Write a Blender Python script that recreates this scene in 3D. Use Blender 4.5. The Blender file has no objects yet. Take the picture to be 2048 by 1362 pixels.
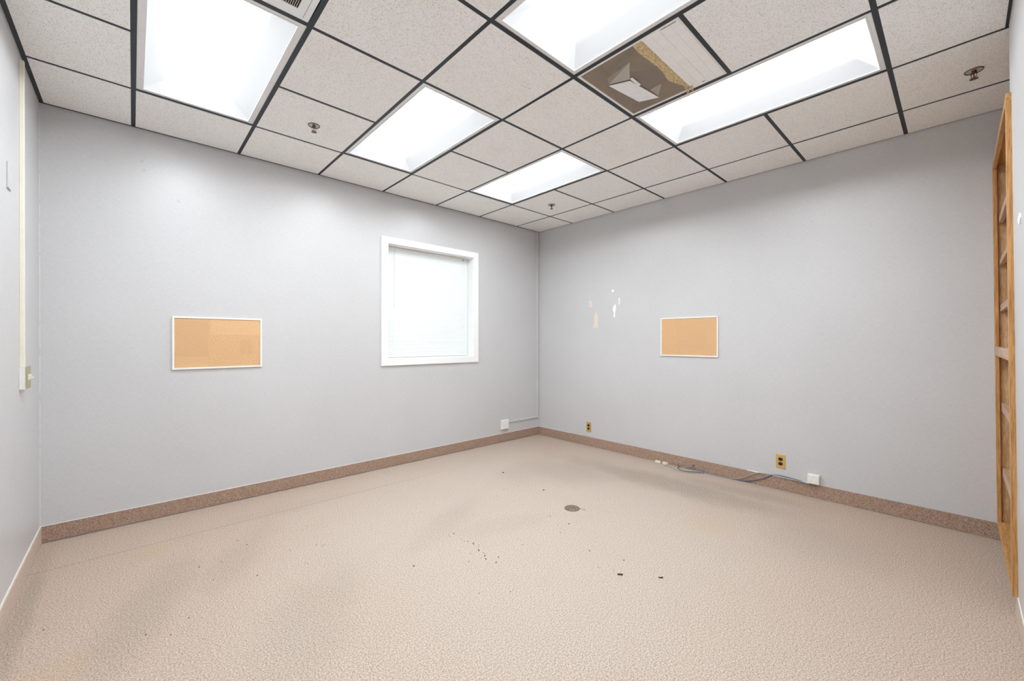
import bpy, bmesh, math, random
from mathutils import Matrix, Vector
random.seed(7)
S = bpy.context.scene
C = S.collection

# ------------------------------------------------------------------ camera
cam_d = bpy.data.cameras.new('camera'); cam = bpy.data.objects.new('camera', cam_d); C.objects.link(cam)
F_PX, CX, CY = 823.594, 1024.58, 683.70
cam_d.sensor_width = 36.0; cam_d.sensor_fit = 'HORIZONTAL'
cam_d.lens = F_PX / 2048 * 36.0
cam_d.shift_x = -(CX - 1024) / 2048
cam_d.shift_y = (CY - 681) / 2048
cam_d.clip_start = 0.01
yaw, pitch, roll = 0.7448, -0.0020, 0.0007
cy_, sy_, cp_, sp_ = math.cos(yaw), math.sin(yaw), math.cos(pitch), math.sin(pitch)
fwd = Vector((sy_ * cp_, cy_ * cp_, sp_)); rt = Vector((cy_, -sy_, 0)); up = rt.cross(fwd)
r_ = math.cos(roll) * rt + math.sin(roll) * up; u_ = -math.sin(roll) * rt + math.cos(roll) * up
cam.matrix_world = Matrix(((r_.x, u_.x, -fwd.x, -4.0824), (r_.y, u_.y, -fwd.y, -3.8942), (r_.z, u_.z, -fwd.z, 1.272), (0, 0, 0, 1)))
S.camera = cam

# ------------------------------------------------------------------ world, exposure
W = bpy.data.worlds.new('daylight'); S.world = W; W.use_nodes = True
bg = W.node_tree.nodes['Background']; bg.inputs['Color'].default_value = (0.92, 0.97, 1.0, 1); bg.inputs['Strength'].default_value = 1.7
S.view_settings.view_transform = 'Standard'; S.view_settings.look = 'None'
S.view_settings.exposure = 0.0; S.view_settings.gamma = 1.0; S.view_settings.use_curve_mapping = False
S.cycles.max_bounces = 14; S.cycles.diffuse_bounces = 10; S.cycles.transparent_max_bounces = 12
LAMP = 38.0           # radiance of the bright middle of each lens
LAMP_COL = (0.93, 0.975, 1.0, 1)

# ------------------------------------------------------------------ materials
def new_mat(name):
    m = bpy.data.materials.new(name); m.use_nodes = True
    nt = m.node_tree; b = nt.nodes['Principled BSDF']
    return m, nt, b
def N(nt, t, **kw):
    n = nt.nodes.new(t)
    for k, v in kw.items():
        if k.startswith('i_'): n.inputs[k[2:].replace('_', ' ')].default_value = v
        else: setattr(n, k, v)
    return n
def L(nt, a, b): nt.links.new(a, b)
def math_n(nt, op, a, b=None, clamp=False):
    n = nt.nodes.new('ShaderNodeMath'); n.operation = op; n.use_clamp = clamp
    for i, x in enumerate((a, b)):
        if x is None: continue
        if isinstance(x, (int, float)): n.inputs[i].default_value = x
        else: L(nt, x, n.inputs[i])
    return n.outputs[0]
def mixc(nt, fac, a, b):
    n = nt.nodes.new('ShaderNodeMix'); n.data_type = 'RGBA'
    for sock, x in ((n.inputs[0], fac), (n.inputs[6], a), (n.inputs[7], b)):
        if isinstance(x, (int, float)): sock.default_value = x
        elif isinstance(x, tuple): sock.default_value = x if len(x) == 4 else (*x, 1)
        else: L(nt, x, sock)
    return n.outputs[2]
def ramp(nt, x, lo, hi):
    n = nt.nodes.new('ShaderNodeMapRange'); n.inputs['From Min'].default_value = lo; n.inputs['From Max'].default_value = hi
    n.interpolation_type = 'SMOOTHSTEP'; L(nt, x, n.inputs['Value']); return n.outputs['Result']
def position(nt): return nt.nodes.new('ShaderNodeNewGeometry').outputs['Position']
def scaled(nt, vec, s):
    n = nt.nodes.new('ShaderNodeVectorMath'); n.operation = 'MULTIPLY'; L(nt, vec, n.inputs[0]); n.inputs[1].default_value = s; return n.outputs[0]
def noise(nt, vec, scale, detail=2, rough=.5):
    n = nt.nodes.new('ShaderNodeTexNoise'); n.inputs['Scale'].default_value = scale; n.inputs['Detail'].default_value = detail
    n.inputs['Roughness'].default_value = rough; L(nt, vec, n.inputs['Vector']); return n.outputs['Fac']
def bump(nt, b, h, strength, dist=.002):
    n = nt.nodes.new('ShaderNodeBump'); n.inputs['Strength'].default_value = strength; n.inputs['Distance'].default_value = dist
    L(nt, h, n.inputs['Height']); L(nt, n.outputs['Normal'], b.inputs['Normal'])
def plain(name, col, rough=.5, metal=0, var=0, vscale=30):
    m, nt, b = new_mat(name)
    b.inputs['Roughness'].default_value = rough; b.inputs['Metallic'].default_value = metal
    p = position(nt); n = noise(nt, p, vscale, 3)
    v = var if var else .06
    lo = tuple(c * (1 - v) for c in col); hi = tuple(min(1, c * (1 + v)) for c in col)
    L(nt, mixc(nt, n, lo, hi), b.inputs['Base Color'])
    return m
def wallpaper(name, col):
    m, nt, b = new_mat(name); p = position(nt)
    n1 = noise(nt, scaled(nt, p, (30, 30, 520)), 1, 3, .6)
    n2 = noise(nt, scaled(nt, p, (420, 420, 40)), 1, 2, .6)
    n3 = noise(nt, p, 1.7, 3)
    w = math_n(nt, 'ADD', math_n(nt, 'MULTIPLY', n1, .55), math_n(nt, 'MULTIPLY', n2, .45))
    w2 = math_n(nt, 'ADD', w, math_n(nt, 'MULTIPLY', n3, .18))
    L(nt, mixc(nt, ramp(nt, w2, .38, .82), tuple(c * .90 for c in col), tuple(c * 1.07 for c in col)), b.inputs['Base Color'])
    b.inputs['Roughness'].default_value = .36; b.inputs['Specular IOR Level'].default_value = .6
    bump(nt, b, w, .35, .0008)
    return m
M = {}
M['wall'] = wallpaper('grey_wallcovering', (0.585, 0.587, 0.598))
M['deck'] = plain('plenum_deck', (.12, .11, .10), .9)

def carpet(name):
    m, nt, b = new_mat(name); p = position(nt)
    f1 = noise(nt, p, 330, 2, .75); f2 = noise(nt, p, 150, 2, .6); big = noise(nt, p, 1.3, 4, .55); mid = noise(nt, p, 9, 3, .6)
    sp = math_n(nt, 'ADD', math_n(nt, 'MULTIPLY', f1, .6), math_n(nt, 'MULTIPLY', f2, .4))
    col = mixc(nt, ramp(nt, sp, .39, .61), (.33, .258, .21), (.735, .65, .565))
    # warmer, pinker, slightly darker pile away from the middle of the floor
    sep = nt.nodes.new('ShaderNodeSeparateXYZ'); L(nt, p, sep.inputs[0])
    ex = math_n(nt, 'ADD', sep.outputs[0], 1.95); ey = math_n(nt, 'ADD', sep.outputs[1], 1.75)
    away = math_n(nt, 'ADD', math_n(nt, 'SQRT', math_n(nt, 'ADD', math_n(nt, 'MULTIPLY', ex, ex), math_n(nt, 'MULTIPLY', ey, ey))), math_n(nt, 'MULTIPLY', big, 1.4))
    warm = math_n(nt, 'MULTIPLY', ramp(nt, away, 1.5, 3.2), .85)
    col = mixc(nt, warm, col, mixc(nt, ramp(nt, sp, .39, .61), (.305, .215, .165), (.70, .575, .485)))
    # trodden grey dirt: soft-edged patches
    wob = math_n(nt, 'MULTIPLY', math_n(nt, 'SUBTRACT', noise(nt, p, 3.2, 4, .6), .5), 1.1)
    sep = nt.nodes.new('ShaderNodeSeparateXYZ'); L(nt, p, sep.inputs[0])
    tot = None
    for (x, y, rx, ry, a, s) in ((-.58, -2.05, .20, 1.0, .05, .72), (-.95, -1.35, .34, .50, .5, .42), (-.32, -2.6, .12, .50, .1, .5),
                                 (-4.05, -1.30, .14, .50, -.35, .42), (-3.62, -1.0, .12, .40, -.5, .30), (-3.45, -1.85, .20, .45, -.6, .26),
                                 (-2.45, -1.45, .40, .13, .5, .26), (-1.2, -1.0, .5, .22, .3, .30), (-4.46, -1.0, .04, .75, 0, .6),
                                 (-3.1, -.45, .5, .10, 0, .15), (-.9, -3.3, .3, .3, 0, .25), (-2.2, -1.75, .35, .12, -.3, .16)):
        dx = math_n(nt, 'SUBTRACT', sep.outputs[0], x); dy = math_n(nt, 'SUBTRACT', sep.outputs[1], y)
        ca, sa = math.cos(a), math.sin(a)
        ux = math_n(nt, 'DIVIDE', math_n(nt, 'ADD', math_n(nt, 'MULTIPLY', dx, ca), math_n(nt, 'MULTIPLY', dy, sa)), rx)
        uy = math_n(nt, 'DIVIDE', math_n(nt, 'SUBTRACT', math_n(nt, 'MULTIPLY', dy, ca), math_n(nt, 'MULTIPLY', dx, sa)), ry)
        d = math_n(nt, 'SQRT', math_n(nt, 'ADD', math_n(nt, 'MULTIPLY', ux, ux), math_n(nt, 'MULTIPLY', uy, uy)))
        k = math_n(nt, 'MULTIPLY', ramp(nt, math_n(nt, 'ADD', d, wob), 1.5, .35), s)
        tot = k if tot is None else math_n(nt, 'MAXIMUM', tot, k)
    tot = math_n(nt, 'ADD', tot, math_n(nt, 'MULTIPLY', ramp(nt, mid, .52, .8), .10), True)
    col = mixc(nt, tot, col, mixc(nt, ramp(nt, sp, .39, .61), (.225, .178, .145), (.52, .445, .375)))
    # seam where two carpet widths meet
    seam = math_n(nt, 'ABSOLUTE', math_n(nt, 'ADD', sep.outputs[1], math_n(nt, 'ADD', .478, math_n(nt, 'MULTIPLY', math_n(nt, 'SUBTRACT', noise(nt, p, 14, 2), .5), .006))))
    sm = math_n(nt, 'MULTIPLY', ramp(nt, seam, .0045, .001), ramp(nt, sep.outputs[0], -1.2, -2.6))
    col = mixc(nt, math_n(nt, 'MULTIPLY', sm, .55), col, (.2, .14, .10))
    # tan spill marks
    for (x, y, r) in ((-1.17, -2.72, .16), (-3.98, -.62, .12), (-4.3, -1.55, .12)):
        dx = math_n(nt, 'SUBTRACT', sep.outputs[0], x); dy = math_n(nt, 'SUBTRACT', sep.outputs[1], y)
        d = math_n(nt, 'SQRT', math_n(nt, 'ADD', math_n(nt, 'MULTIPLY', dx, dx), math_n(nt, 'MULTIPLY', dy, dy)))
        d = math_n(nt, 'ADD', math_n(nt, 'DIVIDE', d, r), wob)
        col = mixc(nt, math_n(nt, 'MULTIPLY', ramp(nt, d, 1.3, .3), .20), col, (.55, .38, .20))
    L(nt, col, b.inputs['Base Color']); b.inputs['Roughness'].default_value = .95; b.inputs['Specular IOR Level'].default_value = .1
    bump(nt, b, sp, .8, .006)
    return m
M['carpet'] = carpet('worn_beige_carpet')
def skirt_mat(name, lo, hi):
    m, nt, b = new_mat(name); p = position(nt)
    sp = math_n(nt, 'ADD', math_n(nt, 'MULTIPLY', noise(nt, p, 420, 2, .7), .6), math_n(nt, 'MULTIPLY', noise(nt, p, 190, 2, .6), .4))
    L(nt, mixc(nt, ramp(nt, sp, .34, .66), lo, hi), b.inputs['Base Color'])
    b.inputs['Roughness'].default_value = .95; bump(nt, b, sp, .8, .004); return m
M['skirt'] = skirt_mat('carpet_base_strip', (.15, .075, .05), (.60, .44, .34))
M['skirt_light'] = skirt_mat('pale_carpet_base_strip', (.44, .33, .26), (.76, .64, .54))  # paler tone for the left and front base strips
M['caulk'] = plain('white_caulk', (.78, .78, .77), .5)
def tile_mat():
    m, nt, b = new_mat('fissured_mineral_tile'); p = position(nt)
    nv = nt.nodes.new('ShaderNodeTexNoise'); nv.inputs['Scale'].default_value = 55; L(nt, p, nv.inputs['Vector'])
    wv = nt.nodes.new('ShaderNodeVectorMath'); wv.operation = 'MULTIPLY_ADD'; L(nt, nv.outputs['Color'], wv.inputs[0]); wv.inputs[1].default_value = (.009, .009, 0); L(nt, p, wv.inputs[2])
    def flecks(scale, th, dens, stretch):
        v = nt.nodes.new('ShaderNodeTexVoronoi'); v.inputs['Scale'].default_value = scale; v.voronoi_dimensions = '3D'
        L(nt, scaled(nt, wv.outputs[0], stretch), v.inputs['Vector'])
        keep = nt.nodes.new('ShaderNodeSeparateColor'); L(nt, v.outputs['Color'], keep.inputs[0])
        return math_n(nt, 'MULTIPLY', ramp(nt, v.outputs['Distance'], th, th * .45), math_n(nt, 'LESS_THAN', keep.outputs[0], dens))
    f = math_n(nt, 'MAXIMUM', flecks(175, .34, .50, (1, .8, 0)), flecks(320, .36, .55, (.8, 1, 0)))
    f = math_n(nt, 'MAXIMUM', f, flecks(105, .20, .30, (.8, 1, 0)))
    stain = noise(nt, p, 2.2, 4, .6); gr = noise(nt, p, 420, 2, .7)
    base = mixc(nt, ramp(nt, gr, .3, .7), (.87, .86, .84), (.995, .99, .98))
    base = mixc(nt, math_n(nt, 'MULTIPLY', ramp(nt, stain, .5, .75), .16), base, (.76, .67, .58))
    L(nt, mixc(nt, math_n(nt, 'MULTIPLY', f, .72), base, (.27, .23, .20)), b.inputs['Base Color'])
    b.inputs['Roughness'].default_value = .9; b.inputs['Specular IOR Level'].default_value = .15
    bump(nt, b, math_n(nt, 'SUBTRACT', 1.0, f), .4, .002)
    return m
M['tile'] = tile_mat()
M['tile_edge'] = plain('tile_edge_white', (.90, .89, .87), .8)
M['tee'] = plain('black_painted_tee', (.017, .023, .031), .5, 0, .12, 20)
M['fixture'] = plain('white_enamel_fixture', (.80, .80, .80), .35)
def lens_mat(name, edge, centre, soft):
    m, nt, b = new_mat(name)
    tc = nt.nodes.new('ShaderNodeTexCoord'); sep = nt.nodes.new('ShaderNodeSeparateXYZ'); L(nt, tc.outputs['Object'], sep.inputs[0])
    ax = math_n(nt, 'ABSOLUTE', sep.outputs[0])
    k = ramp(nt, ax, soft[1], soft[0])
    e = math_n(nt, 'ADD', math_n(nt, 'MULTIPLY', math_n(nt, 'POWER', k, 3), centre - edge), edge)
    b.inputs['Base Color'].default_value = (.22, .22, .23, 1); b.inputs['Roughness'].default_value = .4
    b.inputs['Emission Color'].default_value = LAMP_COL
    L(nt, e, b.inputs['Emission Strength']); return m
M['lens'] = lens_mat('prismatic_lens', .60, LAMP, (.045, .205))
M['lens_side'] = lens_mat('lens_side_slope', .60, LAMP, (.045, .205))
M['lens_end'] = lens_mat('lens_end_slope', .74, 2.0, (.05, .26))
M['white'] = plain('white_paint', (.87, .88, .885), .35, 0, .012)
M['plastic'] = plain('white_plastic', (.82, .81, .78), .35)
M['cream'] = plain('cream_plastic', (.80, .77, .66), .4)
M['grey_paint'] = plain('painted_grey_raceway', (.60, .60, .61), .4)
M['brass'] = plain('satin_brass', (.74, .50, .17), .34, .6, .12, 60)
M['brass_old'] = plain('tarnished_brass_plate', (.50, .43, .26), .38, .6, .12, 60)
M['bronze'] = plain('tarnished_brass', (.12, .09, .065), .4, .5, .15, 60)
M['black'] = plain('black_plastic', (.015, .014, .013), .35)
M['slot'] = plain('dark_slot', (.10, .10, .10), .6)
M['chrome'] = plain('dull_chrome', (.45, .43, .40), .28, 1)
M['bulb'] = plain('red_glass_bulb', (.45, .03, .02), .15)
M['galv'] = plain('galvanised_sheet', (.86, .87, .88), .45, .15, .08, 25)
M['duct'] = plain('dusty_duct_liner', (.42, .31, .22), .9, 0, .35, 9)
M['foil'] = plain('grey_duct_metal', (.40, .40, .40), .45, .5, .25, 6)
def cork_mat(fades):
    m, nt, b = new_mat('cork'); p = position(nt)
    sp = math_n(nt, 'ADD', math_n(nt, 'MULTIPLY', noise(nt, p, 330, 2, .7), .55), math_n(nt, 'MULTIPLY', noise(nt, p, 120, 2, .6), .45))
    col = mixc(nt, ramp(nt, sp, .3, .7), (.56, .325, .16), (.76, .50, .275))
    tc = nt.nodes.new('ShaderNodeTexCoord'); sep = nt.nodes.new('ShaderNodeSeparateXYZ'); L(nt, tc.outputs['Object'], sep.inputs[0])
    for (ax, a0, a1, z0, z1, s, c) in fades:
        k = 1.0
        u = sep.outputs[ax]
        t = math_n(nt, 'MULTIPLY', math_n(nt, 'MULTIPLY', ramp(nt, u, a0, a0 + .006), ramp(nt, u, a1, a1 - .006)),
                   math_n(nt, 'MULTIPLY', ramp(nt, sep.outputs[2], z0, z0 + .006), ramp(nt, sep.outputs[2], z1, z1 - .006)))
        col = mixc(nt, math_n(nt, 'MULTIPLY', t, s), col, c)
    L(nt, col, b.inputs['Base Color']); b.inputs['Roughness'].default_value = .9; bump(nt, b, sp, .4, .002); return m
def wood(name, a, bcol, axis_scale, rough=.42):
    m, nt, b = new_mat(name); p = position(nt)
    q = scaled(nt, p, axis_scale)
    g = noise(nt, q, 1, 5, .62); f = noise(nt, scaled(nt, q, (4, 4, 4)), 1, 2, .5)
    t = math_n(nt, 'ADD', math_n(nt, 'MULTIPLY', g, .7), math_n(nt, 'MULTIPLY', f, .3))
    L(nt, mixc(nt, ramp(nt, t, .34, .68), a, bcol), b.inputs['Base Color']); b.inputs['Roughness'].default_value = rough
    bump(nt, b, t, .15, .001); return m
M['oak_v'] = wood('golden_oak_upright', (.36, .165, .05), (.64, .345, .12), (110, 110, 5))
M['oak_h'] = wood('golden_oak_level', (.37, .18, .06), (.66, .37, .14), (5, 110, 110))
M['ply'] = wood('pale_plywood', (.46, .28, .135), (.72, .49, .28), (14, 40, 6), .55)
M['shelf_edge'] = wood('weathered_shelf_edge', (.40, .255, .165), (.62, .44, .31), (5, 90, 90), .5)
def insul():
    m, nt, b = new_mat('yellow_glass_wool'); p = position(nt)
    n = noise(nt, scaled(nt, p, (60, 220, 60)), 1, 4, .7)
    L(nt, mixc(nt, ramp(nt, n, .32, .68), (.46, .30, .12), (.95, .80, .50)), b.inputs['Base Color']); b.inputs['Roughness'].default_value = 1
    bump(nt, b, n, 1, .006); return m
M['insul'] = insul()
def perforated():
    m, nt, b = new_mat('perforated_steel_face'); p = position(nt)
    b.inputs['Base Color'].default_value = (.58, .49, .39, 1); b.inputs['Roughness'].default_value = .55
    v = nt.nodes.new('ShaderNodeSeparateXYZ'); L(nt, p, v.inputs[0])
    P = .0068
    # staggered round holes: two square lattices, the second shifted by half a step
    def lattice(o):
        fx = math_n(nt, 'SUBTRACT', math_n(nt, 'FRACT', math_n(nt, 'ADD', math_n(nt, 'DIVIDE', v.outputs[0], P), 900 + o)), .5)
        fy = math_n(nt, 'SUBTRACT', math_n(nt, 'FRACT', math_n(nt, 'ADD', math_n(nt, 'DIVIDE', v.outputs[1], P * 1.5), 900 + o)), .5)
        fy = math_n(nt, 'MULTIPLY', fy, 1.5)
        d = math_n(nt, 'SQRT', math_n(nt, 'ADD', math_n(nt, 'MULTIPLY', fx, fx), math_n(nt, 'MULTIPLY', fy, fy)))
        return math_n(nt, 'LESS_THAN', d, .40)
    hole = math_n(nt, 'MAXIMUM', lattice(0), lattice(.5))
    tr = nt.nodes.new('ShaderNodeBsdfTransparent'); mx = nt.nodes.new('ShaderNodeMixShader')
    L(nt, hole, mx.inputs[0]); L(nt, b.outputs[0], mx.inputs[1]); L(nt, tr.outputs[0], mx.inputs[2])
    L(nt, mx.outputs[0], nt.nodes['Material Output'].inputs['Surface']); return m
M['perf'] = perforated()
def blind_mat():
    m, nt, b = new_mat('vinyl_blind_slat')
    b.inputs['Base Color'].default_value = (.83, .855, .85, 1); b.inputs['Roughness'].default_value = .45
    t = nt.nodes.new('ShaderNodeBsdfTranslucent'); t.inputs['Color'].default_value = (.88, .92, .92, 1)
    mx = nt.nodes.new('ShaderNodeMixShader'); mx.inputs[0].default_value = .22
    L(nt, b.outputs[0], mx.inputs[1]); L(nt, t.outputs[0], mx.inputs[2]); L(nt, mx.outputs[0], nt.nodes['Material Output'].inputs['Surface'])
    return m
M['slat'] = blind_mat()
def glass():
    m, nt, b = new_mat('window_glass'); b.inputs['Transmission Weight'].default_value = 1; b.inputs['Roughness'].default_value = 0
    b.inputs['IOR'].default_value = 1.02; return m
M['glass'] = glass()
M['blue'] = plain('blue_cable_jacket', (.045, .10, .19), .45)
M['grey_cable'] = plain('grey_cable_jacket', (.40, .38, .36), .5)
M['plug'] = plain('ivory_connector', (.72, .69, .55), .45)
M['dirt'] = plain('dark_debris', (.035, .026, .020), .9)
M['plate_dark'] = plain('weathered_floor_plate', (.20, .155, .115), .45, .3, .35, 60)
M['copper'] = plain('pale_copper_wire', (.70, .42, .30), .4, .5)
M['chip_w'] = plain('bare_white_plaster', (.90, .90, .88), .8)
M['chip_t'] = plain('torn_tan_backing', (.74, .66, .55), .9, 0, .12, 60)
M['sprink_ring'] = plain('sprinkler_escutcheon', (.50, .48, .45), .35, .4)

# ------------------------------------------------------------------ mesh helpers
def box(bm, x0, x1, y0, y1, z0, z1):
    vs = [bm.verts.new((x, y, z)) for z in (z0, z1) for y in (y0, y1) for x in (x0, x1)]
    for f in ((0, 2, 3, 1), (4, 5, 7, 6), (0, 1, 5, 4), (2, 6, 7, 3), (0, 4, 6, 2), (1, 3, 7, 5)):
        bm.faces.new([vs[i] for i in f])
    return vs
def cyl(bm, c, r0, r1, h, n=24, axis='Z', cap=True):
    def pt(a, r, t):
        x, y = r * math.cos(a), r * math.sin(a)
        return {'Z': (c[0] + x, c[1] + y, c[2] + t), 'Y': (c[0] + x, c[1] + t, c[2] + y), 'X': (c[0] + t, c[1] + x, c[2] + y)}[axis]
    a = [bm.verts.new(pt(2 * math.pi * i / n, r0, 0)) for i in range(n)]
    b = [bm.verts.new(pt(2 * math.pi * i / n, r1, h)) for i in range(n)]
    for i in range(n): bm.faces.new((a[i], a[(i + 1) % n], b[(i + 1) % n], b[i]))
    if cap: bm.faces.new(a[::-1]); bm.faces.new(b)
def tube(bm, pts, r, n=8):
    pts = [Vector(p) for p in pts]; rings = []
    for i, p in enumerate(pts):
        t = (pts[min(i + 1, len(pts) - 1)] - pts[max(i - 1, 0)]).normalized()
        a = t.cross(Vector((0, 0, 1)))
        if a.length < 1e-3: a = t.cross(Vector((1, 0, 0)))
        a.normalize(); b = t.cross(a)
        rings.append([bm.verts.new(p + r * (math.cos(2 * math.pi * k / n) * a + math.sin(2 * math.pi * k / n) * b)) for k in range(n)])
    for i in range(len(rings) - 1):
        for k in range(n): bm.faces.new((rings[i][k], rings[i][(k + 1) % n], rings[i + 1][(k + 1) % n], rings[i + 1][k]))
    bm.faces.new(rings[0]); bm.faces.new(rings[-1][::-1])
def prism(bm, poly, off):                       # polygon of 3-D points pushed along off
    a = [bm.verts.new(p) for p in poly]; b = [bm.verts.new(Vector(p) + Vector(off)) for p in poly]; n = len(a)
    bm.faces.new(a); bm.faces.new(b[::-1])
    for i in range(n): bm.faces.new((a[i], b[i], b[(i + 1) % n], a[(i + 1) % n]))
def smooth_path(pts, k=6):
    out = []; P = [Vector(p) for p in pts]; P = [P[0]] + P + [P[-1]]
    for i in range(1, len(P) - 2):
        for s in range(k):
            t = s / k; a, b, c, d = P[i - 1], P[i], P[i + 1], P[i + 2]
            out.append(.5 * ((2 * b) + (c - a) * t + (2 * a - 5 * b + 4 * c - d) * t * t + (3 * b - 3 * c + d - a) * t ** 3))
    out.append(P[-2]); return out
def obj(name, bm, mat, parent=None, loc=None, bevel=0, smooth=False, label=None, shear=None):
    """links one mesh object; vertices given in world space; loc (or the parent's) becomes the origin"""
    bmesh.ops.recalc_face_normals(bm, faces=bm.faces[:])
    if bevel: bmesh.ops.bevel(bm, geom=bm.edges[:], offset=bevel, segments=2, affect='EDGES', profile=.5)
    if shear:
        for v in bm.verts: v.co.y += shear * (v.co.z - 1.26)
    base = Vector((0, 0, 0))
    if parent is not None: base = Vector(parent.get('base', (0, 0, 0)))
    elif loc is not None: base = Vector(loc)
    me = bpy.data.meshes.new(name)
    for v in bm.verts: v.co -= base
    bm.to_mesh(me); bm.free()
    for mm in (mat if isinstance(mat, (list, tuple)) else [mat]): me.materials.append(M[mm] if isinstance(mm, str) else mm)
    if smooth:
        for p in me.polygons: p.use_smooth = True
    o = bpy.data.objects.new(name, me); C.objects.link(o)
    if parent is not None: o.parent = parent; o['base'] = tuple(base)
    else: o.location = base; o['base'] = tuple(base)
    if label: o['label'] = label
    return o
def part(name, mat, parent, boxes, **kw):
    bm = bmesh.new()
    for b in boxes: box(bm, *b)
    return obj(name, bm, mat, parent, **kw)
def thing(name, loc, label, cat, group=None):
    e = bpy.data.objects.new(name, None); C.objects.link(e); e.location = loc; e['base'] = tuple(loc); e.empty_display_size = .05
    e['label'] = label; e['category'] = cat
    if group: e['group'] = group
    return e
def tag(o, label, cat, group=None):
    o['label'] = label; o['category'] = cat
    if group: o['group'] = group
    return o
def struct(name, mat, boxes, **kw):
    o = part(name, mat, None, boxes, **kw); o['kind'] = 'structure'; return o
def copy_tree(o, parent=None):
    c = o.copy(); C.objects.link(c)
    if parent is not None: c.parent = parent
    for ch in list(o.children): copy_tree(ch, c)
    return c

# ------------------------------------------------------------------ room
XL, YF, H = -4.5101, -4.0556, 2.7605
LEAN = .0109                                  # the front wall and its bookcase lean by a hair
GX = [0, .4207, 1.0358, 1.6385, 2.2527, 2.8596, 3.4623, 4.0780, 4.5101]
GY = [0, .5865, 1.1971, 1.8110, 2.4189, 3.0303, 3.6344]
SK = .1066
struct('floor', 'carpet', [(XL - .15, .15, -4.60, .20, -.08, 0)])
# back wall with the window opening
WX0, WX1, WZ0, WZ1 = -2.205, -1.115, 1.085, 2.262
struct('wall_back', 'wall', [(XL, WX0, 0, .20, 0, 3.0), (WX1, .15, 0, .20, 0, 3.0), (WX0, WX1, 0, .20, 0, WZ0), (WX0, WX1, 0, .20, WZ1, 3.0)])
struct('wall_right', 'wall', [(0, .15, -4.60, 0, 0, 3.0)])
struct('wall_left', 'wall', [(XL - .15, XL, -4.60, .20, 0, 3.0)])
bm = bmesh.new()
for (x0, x1) in ((XL, -1.052),):
    vs = box(bm, x0, x1, -4.19, -4.0667, 0, 3.0)
    for v in vs: v.co.y += LEAN * (v.co.z - 1.26)
wf = obj('wall_front', bm, 'wall'); wf['kind'] = 'structure'
struct('wall_alcove', 'wall', [(-1.052 - .14, .0, -4.60, -4.50, 0, 3.0), (-1.172, -1.052, -4.50, -4.19, 0, 3.0)])
ceil = struct('ceiling', 'deck', [(XL - .15, .15, -4.60, .20, 3.0, 3.08)])

# carpet strips along the foot of the walls, a hair above the floor
struct('baseboard_back', 'skirt', [(XL + .008, -.008, -.009, 0, .008, SK)])
struct('baseboard_right', 'skirt', [(-.008, 0, -4.10, 0, .002, SK)])
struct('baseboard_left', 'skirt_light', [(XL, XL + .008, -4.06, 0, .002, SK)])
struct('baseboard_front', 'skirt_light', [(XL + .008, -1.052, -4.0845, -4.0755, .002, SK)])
struct('trim_1', 'caulk', [(XL + .003, -.003, -.0035, 0, SK, SK + .003), (-.0085, 0, -3.06, -2.60, SK - .001, SK + .005), (-.004, 0, -.55, 0, SK, SK + .004), (XL, XL + .0035, -4.05, 0, SK, SK + .003)])
struct('trim_2', 'caulk', [(XL + .01, -1.12, -4.087, -4.0765, SK, SK + .004)])
# thin bead of caulk running down the left corner
bm = bmesh.new(); z = .11
while z < 2.70:
    dz = random.uniform(.05, .22); tube(bm, [(XL + .001, -.001, z), (XL + .001, -.001, z + dz)], .0013, 6); z += dz + random.uniform(0, .05)
o = obj('trim_3', bm, 'caulk'); o['kind'] = 'structure'

# ------------------------------------------------------------------ ceiling grid and tiles
def cells():
    light = {(6, 1): 2, (4, 1): 2, (2, 1): 2, (4, 4): 2, (2, 4): 2, (6, 4): 2}
    skip = set()
    for (i, j), n in light.items():
        for k in range(n): skip.add((i, j + k))
    skip |= {(3, 4), (6, 3)}
    return light, skip
LIGHTS, SKIP = cells()
YS = [-y for y in GY] + [-4.058]
tee_faces = 0.0022
tile_cache = {}
def tile(x0, x1, y0, y1):
    key = (round(x1 - x0, 3), round(y1 - y0, 3))
    cx, cy = (x0 + x1) / 2, (y0 + y1) / 2
    if key not in tile_cache:
        w, d = (x1 - x0) / 2, (y1 - y0) / 2
        bm = bmesh.new(); box(bm, -w, w, -d, d, -.0032, .012)
        bmesh.ops.recalc_face_normals(bm, faces=bm.faces[:])
        for f in bm.faces: f.material_index = 0 if f.normal.z < -.5 else 1
        me = bpy.data.meshes.new('ceiling_tile'); bm.to_mesh(me); bm.free()
        me.materials.append(M['tile']); me.materials.append(M['tile_edge']); tile_cache[key] = me
    o = bpy.data.objects.new('ceiling_tile', tile_cache[key]); C.objects.link(o); o.parent = ceil
    o.location = (cx, cy, H + random.uniform(-.0006, .0006)); return o
g = .0115
for i in range(8):
    for j in range(7):
        if (i, j) in SKIP: continue
        x1, x0 = -GX[i] - g, -GX[i + 1] + g
        y1 = YS[j] - g
        y0 = (YS[j + 1] + g) if j < 6 else (-4.039 if not i < 2 else -4.245 + g)
        if i == 0: x1 = -.009
        if i == 7: x0 = XL + .020
        if j == 0: y1 = -.020
        tile(x0, x1, y0, y1)
for i in range(2):
    tile(-GX[i + 1] + g, -GX[i] - g, -4.49, -4.245 - g)
def tee(x0, x1, y0, y1):
    bm = bmesh.new(); box(bm, x0, x1, y0, y1, H - .0005, H + .0008)
    if x1 - x0 < y1 - y0: m = (x0 + x1) / 2; box(bm, m - .0012, m + .0012, y0, y1, H + .0008, H + .036)
    else: m = (y0 + y1) / 2; box(bm, x0, x1, m - .0012, m + .0012, H + .0008, H + .036)
    return obj('grid_tee', bm, 'tee', ceil)
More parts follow.
